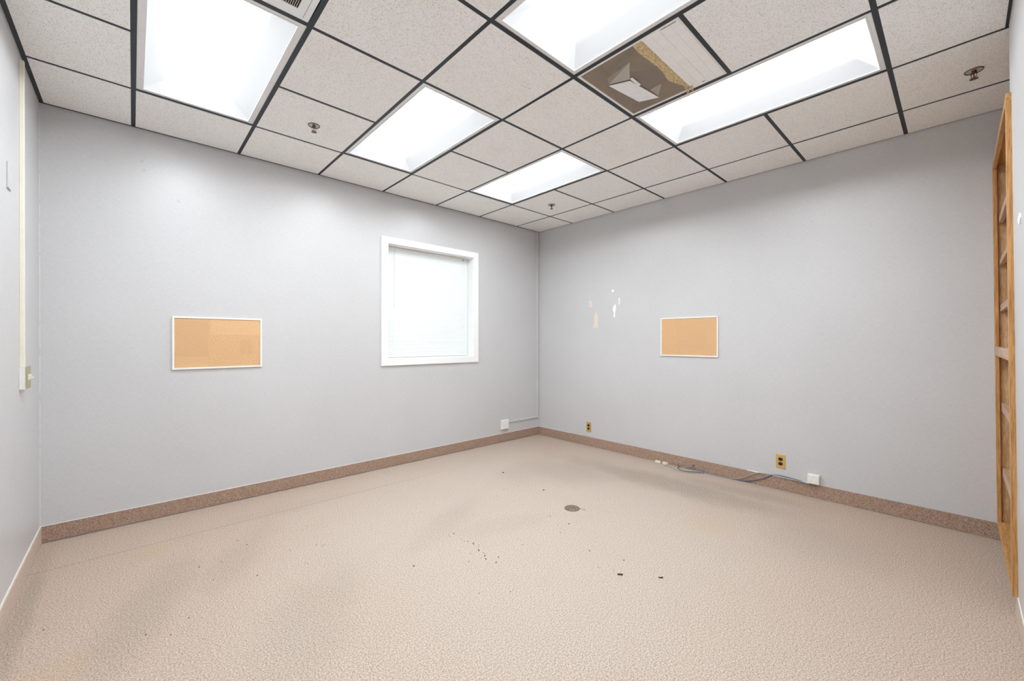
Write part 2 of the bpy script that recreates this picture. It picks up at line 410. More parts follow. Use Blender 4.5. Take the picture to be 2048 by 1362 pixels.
for k in range(1, 8):                                    # main tees running away from the back wall
    yend = -4.058 if GX[k] > 1.05 else -4.49
    tee(-GX[k] - .012, -GX[k] + .012, yend, 0)
for j in range(1, 7):                                    # cross tees, one per bay
    for i in range(8):
        if (i, j) in SKIP and (i, j - 1) in SKIP and any(i == li and lj < j < lj + n for (li, lj), n in LIGHTS.items()): continue
        tee(-GX[i + 1] + .012, -GX[i] - .012, -GY[j] - .012, -GY[j] + .012)
for i in range(2): tee(-GX[i + 1] + .012, -GX[i] - .012, -4.257, -4.233)
def angle(x0, x1, y0, y1):
    return part('wall_angle', 'tee', ceil, [(x0, x1, y0, y1, H - .0012, H + .0012)])
angle(XL, 0, -.021, 0); angle(-.018, 0, -4.49, -.021); angle(XL, XL + .024, -4.05, -.021); angle(XL + .024, -1.052, -4.052, -4.030)
part('wall_angle', 'tee', ceil, [(XL, XL + .0022, -4.05, -.001, H + .0005, H + .03)])

# ------------------------------------------------------------------ fluorescent troffers
def troffer(cx, cy, label):
    t = thing('ceiling_light', (cx, cy, H), label, 'ceiling light', 'recessed fluorescent ceiling lights')
    w, d = .3005, .6055; iw, idp = .2635, .572; z = H + .0016
    bm = bmesh.new()
    for b in ((cx - w, cx - iw, cy - d, cy + d), (cx + iw, cx + w, cy - d, cy + d), (cx - iw, cx + iw, cy - d, cy - idp), (cx - iw, cx + iw, cy + idp, cy + d)):
        box(bm, *b, z, z + .004)
    obj('frame', bm, 'fixture', t)
    # thin door lip round the lens
    bm = bmesh.new(); s = .006
    for b in ((cx - iw - s, cx - iw, cy - idp - s, cy + idp + s), (cx + iw, cx + iw + s, cy - idp - s, cy + idp + s), (cx - iw, cx + iw, cy - idp - s, cy - idp), (cx - iw, cx + iw, cy + idp, cy + idp + s)):
        box(bm, *b, z - .0025, z)
    obj('lens_rim', bm, 'fixture', t)
    sx, sy, dz = .120, .110, .068
    o4 = [(-iw, -idp), (iw, -idp), (iw, idp), (-iw, idp)]; i4 = [(-iw + sx, -idp + sy), (iw - sx, -idp + sy), (iw - sx, idp - sy), (-iw + sx, idp - sy)]
    def face(name, ids, mat):
        bm = bmesh.new(); vs = []
        for (kind, k) in ids:
            px, py = (o4 if kind == 'o' else i4)[k]
            vs.append(bm.verts.new((cx + px, cy + py, z + .002 + (0 if kind == 'o' else dz))))
        f = bm.faces.new(vs); f.normal_update()
        if f.normal.z > 0: f.normal_flip()
        bme = bpy.data.meshes.new(name)
        for v in bm.verts: v.co -= t.location
        bm.to_mesh(bme); bm.free(); bme.materials.append(M[mat])
        o = bpy.data.objects.new(name, bme); C.objects.link(o); o.parent = t; return o
    face('lens', [('i', 0), ('i', 1), ('i', 2), ('i', 3)], 'lens')
    face('lens_side', [('o', 0), ('i', 0), ('i', 3), ('o', 3)], 'lens_side'); face('lens_side', [('o', 1), ('i', 1), ('i', 2), ('o', 2)], 'lens_side')
    face('lens_end', [('o', 0), ('o', 1), ('i', 1), ('i', 0)], 'lens_end'); face('lens_end', [('o', 3), ('o', 2), ('i', 2), ('i', 3)], 'lens_end')
    bm = bmesh.new(); box(bm, cx - w, cx + w, cy - d, cy + d, z + .075, z + .12)
    obj('housing', bm, 'fixture', t)
    return t
def cell_c(i, j, n=1): return (-(GX[i] + GX[i + 1]) / 2, -(GY[j] + GY[j + n]) / 2 if j + n < 7 else -(GY[j] + GY[j] + n * .6096) / 2)
LL = {(6, 1): 'largest lit ceiling light nearest the left wall, beside the louvered vent',
      (4, 1): 'lit fluorescent ceiling light in the middle, just left of the sprinkler-free tile row toward the window',
      (2, 1): 'smallest-looking lit ceiling light, farthest back near the room corner beside a sprinkler',
      (4, 4): 'lit ceiling light cut by the top edge, left of the broken air grille',
      (2, 4): 'long lit ceiling light on the right, bordering the broken air grille',
      (6, 4): 'lit fluorescent ceiling light overhead, nearest the entrance behind the louvered vent'}
LL[(4, 1)] = 'lit ceiling light in the middle, between the leftmost sprinkler and the farthest light'
first = None
for (i, j) in LIGHTS:
    cx, cy = cell_c(i, j, 2)
    if first is None: first = troffer(cx, cy, LL[(i, j)])
    else:
        c = copy_tree(first); c.location = (cx, cy, H); c['label'] = LL[(i, j)]; c['base'] = (cx, cy, H)

# ------------------------------------------------------------------ louvered vent (cell 6,3)
cx, cy = cell_c(6, 3); z = H + .0016
v = thing('air_vent', (cx, cy, H), 'white square ceiling vent with thin parallel louvers beside the leftmost light', 'air vent')
w = .292; iw = .2335
part('frame', 'white', v, [(cx - w, cx - iw, cy - w, cy + w, z, z + .004), (cx + iw, cx + w, cy - w, cy + w, z, z + .004),
                           (cx - iw, cx + iw, cy - w, cy - iw, z, z + .004), (cx - iw, cx + iw, cy + iw, cy + w, z, z + .004)])
part('face_seam', 'slot', v, [(cx + w - .0265, cx + w - .025, cy - w + .02, cy + w - .02, z - .0006, z + .001)])
part('duct_box', 'duct', v, [(cx - w, cx + w, cy - w, cy + w, z + .12, z + .125), (cx - w, cx - w + .004, cy - w, cy + w, z + .004, z + .12), (cx + w - .004, cx + w, cy - w, cy + w, z + .004, z + .12),
                             (cx - w, cx + w, cy - w, cy - w + .004, z + .004, z + .12), (cx - w, cx + w, cy + w - .004, cy + w, z + .004, z + .12)])
n = 56; pitch_ = 2 * iw / n; bmesh_mesh = None
for k in range(1, n):
    x = cx - iw + k * pitch_
    if bmesh_mesh is None:
        bm = bmesh.new(); vs = box(bm, x - .0006, x + .0006, cy - iw, cy + iw, z, z + .012)
        for q in vs:
            if q.co.z > z + .005: q.co.x += .003
        lo = obj('louver', bm, 'white', v); bmesh_mesh = lo.data; x_first = x
    else:
        lo = bpy.data.objects.new('louver', bmesh_mesh); C.objects.link(lo); lo.parent = v; lo.location = (x - x_first, 0, 0)

# ------------------------------------------------------------------ broken perforated return grille (cell 3,4)
cx, cy = cell_c(3, 4)
gx0, gx1, gy0, gy1 = -GX[4] + .013, -GX[3] - .013, -GY[5] + .013, -GY[4] - .013      # cell inside the tees
v = thing('return_grille', (cx, cy, H), 'perforated return air grille with torn yellow insulation and a white cover half', 'air grille')
fw = .013
part('frame', 'plastic', v, [(gx0, gx0 + fw, gy0, gy1, z - .001, z + .004), (gx1 - fw, gx1, gy0, gy1, z - .001, z + .004),
                             (gx0 + fw, gx1 - fw, gy0, gy0 + fw, z - .001, z + .004), (gx0 + fw, gx1 - fw, gy1 - fw, gy1, z - .001, z + .004)])
ym = -2.826                                    # where the cover half starts
part('perforated_face', 'perf', v, [(gx0 + fw, gx1 - fw, gy0 + fw, gy1 - fw, z + .003, z + .0036)])
bm = bmesh.new()
D = .16
for b in ((gx0, gx1, gy0, gy1, z + D, z + D + .003), (gx0, gx0 + .003, gy0, gy1, z + .006, z + D), (gx1 - .003, gx1, gy0, gy1, z + .006, z + D),
          (gx0, gx1, gy0, gy0 + .003, z + .006, z + D), (gx0, gx1, gy1 - .003, gy1, z + .006, z + D)): box(bm, *b)
obj('duct_box', bm, 'duct', v)
bm = bmesh.new(); cyl(bm, (-1.93, -2.66, z + .060), .165, .15, .095, 32, cap=False)
obj('duct_collar', bm, 'foil', v, smooth=True)
# bent metal scoop lying on the perforated face
zs = z - .0045
bm = bmesh.new()
def quad(pts, th=(0, 0, .0015)): prism(bm, pts, th)
A1, A2, A3, A4 = (-2.043, -2.509, zs), (-1.768, -2.544, zs), (-1.722, -2.652, zs), (-1.993, -2.618, zs)
quad([A1, A2, A3, A4])
obj('deflector_plate', bm, 'galv', v)
zw = z + .0045
bm = bmesh.new(); quad([(-2.041, -2.511, zw), (-1.994, -2.616, zw), (-2.055, -2.653, zw + .05), (-2.026, -2.486, zw + .05)]); obj('deflector_wing', bm, 'galv', v)
bm = bmesh.new(); quad([(-1.724, -2.650, zw), (-1.747, -2.679, zw + .05), (-1.818, -2.645, zw)]); obj('deflector_wing', bm, 'galv', v)
part('clip', 'white', v, [(-2.012, -1.918, -2.644, -2.628, zs - .002, zs - .0002)])
# insulation: wavy strip lying on the perforated face
bm = bmesh.new(); top = []; bot = []
edge = [(-2.235, .058), (-2.15, .058), (-2.05, .054), (-1.98, .050), (-1.92, .047), (-1.87, .056), (-1.82, .066), (-1.77, .046), (-1.72, .026), (-1.67, .030)]
for x, w_ in edge:
    r = random.uniform(-.003, .003); top.append((x, ym - .012, z + .002)); bot.append((x, ym + w_ + r, z + .002))
prism(bm, top + bot[::-1], (0, 0, .018))
bmesh.ops.triangulate(bm, faces=[f for f in bm.faces if len(f.verts) > 4])
obj('insulation', bm, 'insul', v, label='torn yellow insulation strip')
# frayed tuft hanging below the grille
bm = bmesh.new()
for k in range(26):
    x = -1.675 + random.uniform(-.02, .012); y = ym - .005 + random.uniform(-.02, .028); l = random.uniform(.012, .05)
    p0 = (x, y, z); p1 = (x + random.uniform(-.01, .01), y + random.uniform(-.01, .01), z - l * .5); p2 = (x + random.uniform(-.014, .014), y + random.uniform(-.014, .014), z - l)
    tube(bm, [p0, p1, p2], .0009, 4)
o = obj('insulation_tuft', bm, 'insul', v); o['kind'] = 'stuff'
# cover half, scored into narrow panels
ys = [ym, -2.872, -2.918, -2.968, gy0 + fw * .6]
for a, b_ in zip(ys[:-1], ys[1:]):
    part('cover_panel', 'tile_edge', v, [(gx0 + fw * .6, gx1 - fw * .6, b_ + .00035, a - .00035, z - .003 + random.uniform(-.0004, .0004), z - .0004)])
part('cover_slot', 'dirt', v, [(-2.226, -2.223, -3.000, -2.925, z - .0038, z - .003)])
part('cover_slot', 'dirt', v, [(-1.682, -1.678, -2.909, -2.893, z - .0038, z - .003)])

# ------------------------------------------------------------------ sprinkler heads
def sprinkler(x, y, label):
    zt = H - .0032
    t = thing('sprinkler_head', (x, y, zt), label, 'sprinkler', 'pendant sprinkler heads')
    bm = bmesh.new()
    rings = [[bm.verts.new((x + r * math.cos(2 * math.pi * k / 36), y + r * math.sin(2 * math.pi * k / 36), zt - h)) for k in range(36)] for r, h in ((.038, 0), (.0365, .004), (.034, .004), (.0325, .0012), (.0325, 0))]
    for a_, b_ in zip(rings[:-1], rings[1:]):
        for k in range(36): bm.faces.new((a_[k], a_[(k + 1) % 36], b_[(k + 1) % 36], b_[k]))
    obj('escutcheon', bm, 'bronze', t)
    bm = bmesh.new(); cyl(bm, (x, y, zt - .0011), .0325, .0325, .001, 32); obj('recess_cup', bm, 'sprink_ring', t)
    bm = bmesh.new(); cyl(bm, (x, y, zt - .012), .0095, .011, .008, 20); obj('body', bm, 'bronze', t)
    bm = bmesh.new()
    for s in (-1, 1): tube(bm, [(x + s * .010, y, zt - .010), (x + s * .0135, y, zt - .022), (x + s * .011, y, zt - .036), (x + s * .002, y, zt - .042)], .0024, 8)
    obj('yoke', bm, 'bronze', t, smooth=True)
    bm = bmesh.new(); cyl(bm, (x, y, zt - .040), .0026, .0026, .030, 12); obj('glass_bulb', bm, 'bulb', t, smooth=True)
    bm = bmesh.new()
    cyl(bm, (x, y, zt - .0465), .009, .009, .0018, 16)
    for k in range(10):
        a = 2 * math.pi * k / 10; d = Vector((math.cos(a), math.sin(a), 0)); e = Vector((-d.y, d.x, 0)); c0 = Vector((x, y, zt - .0465))
        prism(bm, [c0 + d * .008 + e * .0018, c0 + d * .017 + e * .0034, c0 + d * .017 - e * .0034, c0 + d * .008 - e * .0018], (0, 0, .0015))
    obj('deflector', bm, 'bronze', t)
    return t
sp = sprinkler(-3.162, -.877, 'sprinkler head in the tile between the two left ceiling lights')
for x, y, l in ((-.724, -.881, 'sprinkler head nearest the far room corner, beside the farthest light'), (-.688, -3.947, 'sprinkler head at the right, above the wooden bookcase')):
    c = copy_tree(sp); c.location = (x, y, H - .0032); c['label'] = l; c.rotation_euler.z = .9 if y < -2 else .3

# ------------------------------------------------------------------ window and blind
win = struct('window_1', 'white', [(WX0 + .0, WX0 + .012, -.002, .20, WZ0, WZ1), (WX1 - .012, WX1, -.002, .20, WZ0, WZ1), (WX0, WX1, -.002, .20, WZ0, WZ0 + .012), (WX0, WX1, -.002, .20, WZ1 - .012, WZ1)])
def mitre(name, mat, parent, x0, x1, z0, z1, w, y0, y1, bev=0):
    """four mitred rails round an opening, as four parts"""
    o_ = [(x0, z0), (x1, z0), (x1, z1), (x0, z1)]; i_ = [(x0 + w[0], z0 + w[1]), (x1 - w[2], z0 + w[1]), (x1 - w[2], z1 - w[3]), (x0 + w[0], z1 - w[3])]
    for k in range(4):
        a, b_ = k, (k + 1) % 4
        bm = bmesh.new()
        prism(bm, [(o_[a][0], y0, o_[a][1]), (o_[b_][0], y0, o_[b_][1]), (i_[b_][0], y0, i_[b_][1]), (i_[a][0], y0, i_[a][1])], (0, y1 - y0, 0))
        obj(name, bm, mat, parent, bevel=bev)
mitre('window_casing', 'white', win, -2.2703, -1.0558, 1.0230, 2.3170, (.0735, .0690, .0670, .0640), 0, -.018, .0015)
mitre('window_sash', 'white', win, WX0 + .012, WX1 - .012, WZ0 + .012, WZ1 - .012, (.04, .04, .04, .04), .15, .185)
part('window_pane', 'glass', win, [(WX0 + .05, WX1 - .05, .166, .170, WZ0 + .05, WZ1 - .05)])
bx0, bx1, yb = -2.183, -1.134, .100
bl = thing('window_blind', ((bx0 + bx1) / 2, yb, 2.245), 'white closed mini blind hanging inside the window', 'blind')
part('headrail', 'plastic', bl, [(bx0, bx1, yb - .014, yb + .014, 2.222, 2.246)], bevel=.001)
zt, zb = 2.216, 1.118; ns = 58; slat_mesh = None
for k in range(ns):
    zz = zt - (zt - zb) * (k + .5) / ns
    if slat_mesh is None:
        bm = bmesh.new(); m_ = 5; a = []; b_ = []
        hh = .0125
        for q in range(m_):
            t_ = -1 + 2 * q / (m_ - 1); cz = zz + t_ * hh * .96; cyy = yb + t_ * .0035 - .0016 * (1 - t_ * t_)
            a.append(bm.verts.new((bx0 + .004, cyy, cz))); b_.append(bm.verts.new((bx1 - .004, cyy, cz)))
        for q in range(m_ - 1): bm.faces.new((a[q], b_[q], b_[q + 1], a[q + 1]))
        s_ = obj('slat', bm, 'slat', bl, smooth=True); slat_mesh = s_.data; z_first = zz
    else:
        s_ = bpy.data.objects.new('slat', slat_mesh); C.objects.link(s_); s_.parent = bl; s_.location = (0, random.uniform(-.0004, .0004), zz - z_first)
part('bottom_rail', 'plastic', bl, [(bx0 + .003, bx1 - .003, yb - .008, yb + .010, 1.104, 1.116)], bevel=.001)
for x in (bx0 + .085, (bx0 + bx1) / 2, bx1 - .105):
    bm = bmesh.new(); tube(bm, [(x, yb - .010, 2.225), (x, yb - .0085, 1.8), (x, yb - .0085, 1.106)], .0009, 5); obj('ladder_cord', bm, 'plastic', bl)
bm = bmesh.new(); tube(bm, [(bx1 - .075, yb - .016, 2.222), (bx1 - .073, yb - .017, 2.05), (bx1 - .074, yb - .017, 1.45)], .0011, 5); obj('lift_cord', bm, 'plastic', bl)
bm = bmesh.new(); cyl(bm, (bx1 - .074, yb - .017, 1.42), .005, .003, .03, 10); obj('cord_tassel', bm, 'plastic', bl)
bm = bmesh.new(); tube(bm, [(bx0 + .10, yb - .017, 2.222), (bx0 + .10, yb - .018, 1.62)], .0026, 6); obj('tilt_wand', bm, 'glass', bl)
part('end_bracket', 'slot', bl, [(bx0 + .012, bx0 + .022, yb - .0155, yb - .0138, 2.227, 2.236)]); part('cord_lock', 'slot', bl, [(bx1 - .08, bx1 - .068, yb - .0165, yb - .0138, 2.219, 2.232)])

# ------------------------------------------------------------------ cork boards
M['cork_a'] = cork_mat([(0, -.27, -.068, -.165, .17, .5, (.60, .37, .20)), (0, .13, .22, -.10, .03, .45, (.58, .355, .19)), (0, -.27, -.07, -.19, -.10, .35, (.74, .49, .25)), (0, -.06, .28, .06, .18, .3, (.78, .53, .30))])
M['cork_b'] = cork_mat([(1, -.18, .12, -.13, .10, .4, (.62, .39, .22))])
t = thing('cork_board', (-3.586, 0, 1.257), 'framed cork bulletin board on the wall left of the window', 'bulletin board', 'framed cork boards')
mitre('board_frame', 'plastic', t, -3.8716, -3.3010, 1.0600, 1.4520, (.0125,) * 4, 0, -.014, .001)
part('cork_panel', 'cork_a', t, [(-3.860, -3.313, -.009, -.001, 1.072, 1.440)])
t = thing('cork_board', (0, -2.062, 1.316), 'framed cork bulletin board on the right wall beside peeled patches', 'bulletin board', 'framed cork boards')
yA, yB, zA, zB, w = -2.3503, -1.7737, 1.1190, 1.5120, .0125
o_ = [(yA, zA), (yB, zA), (yB, zB), (yA, zB)]; i_ = [(yA + w, zA + w), (yB - w, zA + w), (yB - w, zB - w), (yA + w, zB - w)]
for k in range(4):
    a, b_ = k, (k + 1) % 4; bm = bmesh.new()
    prism(bm, [(0, *o_[a]), (0, *o_[b_]), (0, *i_[b_]), (0, *i_[a])], (-.014, 0, 0)); obj('board_frame', bm, 'plastic', t, bevel=.001)
part('cork_panel', 'cork_b', t, [(-.009, -.001, yA + .011, yB - .011, zA + .011, zB - .011)])

# ------------------------------------------------------------------ brass outlets on the right wall
def outlet(yc, zc, label):
    t = thing('wall_outlet', (0, yc, zc), label, 'outlet', 'brass outlets on the right wall')
    bm = bmesh.new(); prism(bm, [(0, yc - .035, zc - .060), (0, yc + .035, zc - .060), (0, yc + .035, zc + .060), (0, yc - .035, zc + .060)], (-.0015, 0, 0))
    prism(bm, [(-.0015, yc - .0335, zc - .0585), (-.0015, yc + .0335, zc - .0585), (-.0015, yc + .0335, zc + .0585), (-.0015, yc - .0335, zc + .0585)], (-.0035, 0, 0))
    obj('cover_plate', bm, 'brass', t, bevel=.0008)
    for s in (-1, 1):
        z0 = zc + s * .0195; bm = bmesh.new(); pts = []
        for k in range(24):
            a = 2 * math.pi * k / 24; pts.append((-.005, yc + .0165 * math.cos(a), z0 + max(-.0135, min(.0135, .0165 * math.sin(a)))))
        prism(bm, pts, (-.0022, 0, 0)); r = obj('receptacle', bm, 'black', t)
        part('slot', 'slot', r, [(-.0075, -.0071, yc - .0078, yc - .0062, z0 - .001, z0 + .008), (-.0075, -.0071, yc + .0062, yc + .0078, z0 - .001, z0 + .0065), (-.0075, -.0071, yc - .002, yc + .002, z0 - .009, z0 - .005)])
    bm = bmesh.new(); cyl(bm, (-.0060, yc, zc), .003, .003, .001, 12, 'X'); obj('screw', bm, 'bronze', t)
    return t
o1 = outlet(-2.8605, .2425, 'brass outlet with black sockets beside the white jack box')
c = copy_tree(o1); c.location = (0, -.8415, .227); c['label'] = 'brass outlet with black sockets nearest the far room corner'

# ------------------------------------------------------------------ surface jack boxes
t = thing('jack_box', (-.630, 0, .220), 'small white surface jack box on the window wall near the corner', 'jack box')
part('box_body', 'plastic', t, [(-.690, -.572, -.020, 0, .162, .278)], bevel=.003)
part('cover', 'plastic', t, [(-.687, -.575, -.026, -.020, .165, .275)], bevel=.002)
t = thing('jack_box', (0, -3.097, .152), 'white two-port jack box on the right wall above the base strip', 'jack box')
part('box_body', 'plastic', t, [(-.030, 0, -3.137, -3.057, .114, .190)], bevel=.003)
part('cover', 'plastic', t, [(-.036, -.030, -3.135, -3.059, .116, .188)], bevel=.002)
for y in (-3.117, -3.079): part('port', 'cream', t, [(-.0372, -.036, y - .010, y + .010, .128, .150)])
part('screw', 'slot', t, [(-.0368, -.036, -3.099, -3.095, .170, .174)])

# ------------------------------------------------------------------ raceways
t = thing('cable_raceway', (-.034, 0, .240), 'thin wall-coloured cable raceway dropping down the far room corner', 'raceway')
part('upright_channel', 'grey_paint', t, [(-.047, -.024, -.014, -.0004, .232, H - .002)], bevel=.002)
part('level_channel', 'grey_paint', t, [(-.572, -.047, -.014, 0, .232, .254)], bevel=.002)
part('elbow', 'grey_paint', t, [(-.050, -.018, -.0155, 0, .228, .258)], bevel=.002)
t = thing('cable_raceway', (XL, -.613, 1.14), 'cream vertical cable raceway running down to the light switch', 'raceway')
part('channel', 'cream', t, [(XL, XL + .017, -.624, -.600, 1.205, H - .045)], bevel=.0015)
part('channel', 'cream', t, [(XL, XL + .018, -.6255, -.5985, 1.1365, 1.2045)], bevel=.0015)
t = thing('light_switch', (XL, -.583, 1.08), 'brass double toggle light switch on a white surface box', 'light switch')
part('surface_box', 'plastic', t, [(XL, XL + .024, -.638, -.523, 1.020, 1.136)], bevel=.002)
part('cover_plate', 'brass_old', t, [(XL + .024, XL + .0262, -.641, -.520, 1.022, 1.140)], bevel=.0008)
for yy, zz in ((-.605, .008), (-.557, -.006)):
    part('toggle', 'cream', t, [(XL + .026, XL + .031, yy - .006, yy + .006, 1.066, 1.096), (XL + .031, XL + .041, yy - .004, yy + .004, 1.078 + zz, 1.087 + zz)], bevel=.001)
t = thing('blank_plate', (XL, -.875, 2.04), 'blank wall-coloured cover plate high on the left wall', 'cover plate')
part('plate', 'wall', t, [(XL, XL + .007, -.912, -.842, 1.981, 2.102)], bevel=.0015)
part('screw', 'grey_paint', t, [(XL + .007, XL + .0078, -.879, -.873, 2.078, 2.084), (XL + .007, XL + .0078, -.879, -.873, 1.999, 2.005)])

# ------------------------------------------------------------------ peeled patches and nicks on the walls
wr = bpy.data.objects['wall_right']; wb = bpy.data.objects['wall_back']
chips = [([(-1.1631, 1.8642), (-1.1828, 1.8703), (-1.1986, 1.8531), (-1.1895, 1.8358), (-1.1657, 1.8413)], 'chip_w'),
         ([(-1.2572, 1.7631), (-1.27, 1.7676), (-1.2726, 1.7263), (-1.2688, 1.6876), (-1.2585, 1.6916), (-1.2598, 1.7272)], 'chip_w'),
         ([(-1.1962, 1.6866), (-1.2184, 1.6964), (-1.2237, 1.6456), (-1.2133, 1.6069), (-1.2082, 1.5464), (-1.1925, 1.5448), (-1.195, 1.6056), (-1.1792, 1.6256), (-1.1818, 1.6593)], 'chip_w'),
         ([(-.8407, 1.7591), (-.8871, 1.7605), (-.89, 1.7179), (-.8843, 1.6769), (-.8465, 1.6862)], 'chip_t'),
         ([(-.9331, 1.6037), (-.9557, 1.6201), (-.9642, 1.5788), (-.9782, 1.5607), (-.9727, 1.5027), (-.9728, 1.4328), (-.9019, 1.4368), (-.9232, 1.4927), (-.9189, 1.5633)], 'chip_t')]
for pl, m_ in chips:
    bm = bmesh.new(); prism(bm, [(.001, y, z_) for y, z_ in pl], (-.0018, 0, 0)); obj('peeled_patch', bm, m_, wr)
bm = bmesh.new(); prism(bm, [(-1.3589, -4.0585, 1.7803), (-1.4471, -4.0585, 1.7914), (-1.4845, -4.0585, 1.7665), (-1.4448, -4.0585, 1.7458), (-1.3989, -4.0585, 1.7558)], (0, -.004, 0))
obj('peeled_patch', bm, 'chip_w', wf)
for x, z_ in ((-4.033, 2.535), (-4.025, 2.474), (-3.83, 2.30), (-2.55, 1.66), (-2.62, 1.21)):
    bm = bmesh.new(); cyl(bm, (x, -.0022, z_), .006, .010, .0025, 12, 'Y'); obj('wall_anchor_patch', bm, 'wall', wb)
for y, z_ in ((-1.62, 2.33), (-1.70, 2.31), (-3.02, 2.24), (-3.08, 2.25)):
    bm = bmesh.new(); cyl(bm, (-.0022, y, z_), .005, .008, .0025, 12, 'X'); obj('wall_anchor_patch', bm, 'wall', wr)
for y, z_, m_ in ((-.010, .49, 'dirt'),):
    bm = bmesh.new(); cyl(bm, (-.012, -.004, z_), .004, .004, .006, 8, 'Y'); obj('nail_head', bm, m_, wr)

# ------------------------------------------------------------------ bookcase built into the front wall (leans by LEAN)
t = thing('bookcase', (-.56, -4.20, 0), 'tall golden oak bookcase built into the wall at the right edge', 'bookcase')
bX0, bX1, bz0, bz1 = -1.130, -.002, SK + .003, 2.412
yf0, yf1 = -4.0495, -4.0675                    # front and back of the face frame at mid height
sw = .042
def bc(name, mat, boxes, bevel=.0015, label=None): return part(name, mat, t, boxes, bevel=bevel, shear=LEAN, label=label)
bc('stile', 'oak_v', [(bX0, bX0 + sw, yf1, yf0, bz0, bz1 - .042)]); bc('stile', 'oak_v', [(bX1 - sw, bX1, yf1, yf0, bz0, bz1 - .042)])
bc('top_rail', 'oak_h', [(bX0, bX1, yf1, yf0, bz1 - .042, bz1)])
bc('bottom_rail', 'oak_h', [(bX0 + sw, bX1 - sw, yf1, yf0, bz0, bz0 + .018)])
bc('middle_rail', 'shelf_edge', [(bX0 + sw, bX1, yf1, yf0 + .0015, 1.272 - .089, 1.272 - .034)])
cyb = -4.36
bc('side_panel', 'ply', [(bX0 + .060, bX0 + .078, cyb, yf1, bz0, bz1)], .0005); bc('side_panel', 'ply', [(-.020, -.002, cyb, yf1, bz0, bz1)], .0005)
bc('back_panel', 'ply', [(bX0 + .060, -.002, cyb - .006, cyb, bz0, bz1)], .0005)
bc('top_panel', 'oak_h', [(bX0 + .078, -.020, cyb, yf1, bz1 - .018, bz1)], .0005)
bc('bottom_panel', 'oak_h', [(bX0 + .078, -.020, cyb, yf1, bz0 + .001, bz0 + .018)], .0005)
bc('shelf', 'ply', [(bX0 + .079, -.021, cyb + .002, yf1, 1.272 - .060, 1.272 - .036)], .0005)
for zt_, th in ((1.272 + .790, .043), (1.272 + .516, .034), (1.272 + .230, .040), (1.272 - .389, .050), (1.272 - .803, .045)):
    s_ = bc('shelf', 'ply', [(bX0 + .080, -.022, cyb + .004, yf1 - .006 - .018, zt_ - .020, zt_)], .0005)
    bm = bmesh.new(); box(bm, bX0 + .080, -.022, yf1 - .024, yf1 - .006, zt_ - th, zt_)
    obj('edge_strip', bm, 'shelf_edge', s_, bevel=.001, shear=LEAN)
# pencil and tape leftovers inside: a small peeled label on the side panel
# ------------------------------------------------------------------ network cables along the right base strip
def cable(name, pts, r, mat, label):
    bm = bmesh.new(); tube(bm, smooth_path(pts, 7), r, 8)
    return tag(obj(name, bm, mat, None, loc=pts[len(pts) // 2], smooth=True), label, 'cable')
X_ = -.0125
cable('network_cable', [(-.034, -3.085, .112), (-.020, -3.050, .1095), (X_, -2.961, .118), (X_, -2.849, .122), (-.013, -2.796, .112), (-.014, -2.733, .066), (-.015, -2.651, .030), (-.018, -2.568, .0045), (-.024, -2.481, .0045),
      (-.028, -2.391, .0045), (-.026, -2.298, .0045), (-.020, -2.221, .006), (-.014, -2.150, .018), (-.013, -2.124, .052), (-.016, -2.100, .016), (-.03, -2.045, .0045), (-.032, -1.995, .006), (-.022, -1.968, .022), (-.03, -1.985, .010), (-.075, -1.992, .0045), (-.12, -2.04, .0045), (-.115, -2.11, .0045), (-.07, -2.17, .0045), (-.045, -2.24, .0045)],
      .0033, 'blue', 'blue network cable lying along the base strip to the jack box')
cable('network_cable', [(-.034, -3.070, .113), (-.022, -3.035, .1095), (X_ - .004, -2.950, .112), (X_ - .006, -2.86, .117), (X_ - .003, -2.79, .118), (X_ - .001, -2.74, .113), (X_ - .003, -2.69, .107), (-.017, -2.635, .078), (-.020, -2.568, .034), (-.026, -2.50, .010), (-.034, -2.42, .0045),
      (-.038, -2.31, .0045), (-.032, -2.23, .0045), (-.025, -2.165, .012), (-.02, -2.138, .040), (-.02, -2.115, .020), (-.03, -2.08, .0045), (-.036, -2.02, .0045), (-.048, -1.95, .0045), (-.06, -1.90, .0045), (-.052, -1.885, .008)],
      .0030, 'grey_cable', 'grey network cable looping up the base strip beside the blue one')
cable('network_cable', [(-.05, -1.872, .008), (-.095, -1.86, .0040), (-.110, -1.93, .0040), (-.145, -2.02, .0040), (-.165, -2.08, .0040), (-.120, -2.16, .0040), (-.06, -2.225, .0040)],
      .0028, 'grey_cable', 'short grey cable loop on the carpet beside the two ivory connectors')
def connector(x, y, ang, label):
    t = thing('cable_connector', (x, y, 0), label, 'connector', 'ivory connectors on the carpet')
    bm = bmesh.new(); box(bm, x - .014, x + .014, y - .028, y + .024, .001, .024); obj('housing', bm, 'plug', t, bevel=.003)
    bm = bmesh.new(); box(bm, x - .009, x + .009, y + .024, y + .034, .004, .018); obj('nose', bm, 'plug', t, bevel=.002)
    bm = bmesh.new(); box(bm, x - .005, x + .005, y - .010, y + .026, .024, .027); obj('latch', bm, 'plug', t, bevel=.001)
    t.rotation_euler.z = ang; return t
connector(-.052, -1.768, .18, 'ivory cable connector on the carpet, farther from the blue cable')
connector(-.050, -1.848, -.12, 'ivory cable connector on the carpet, nearer the blue cable')

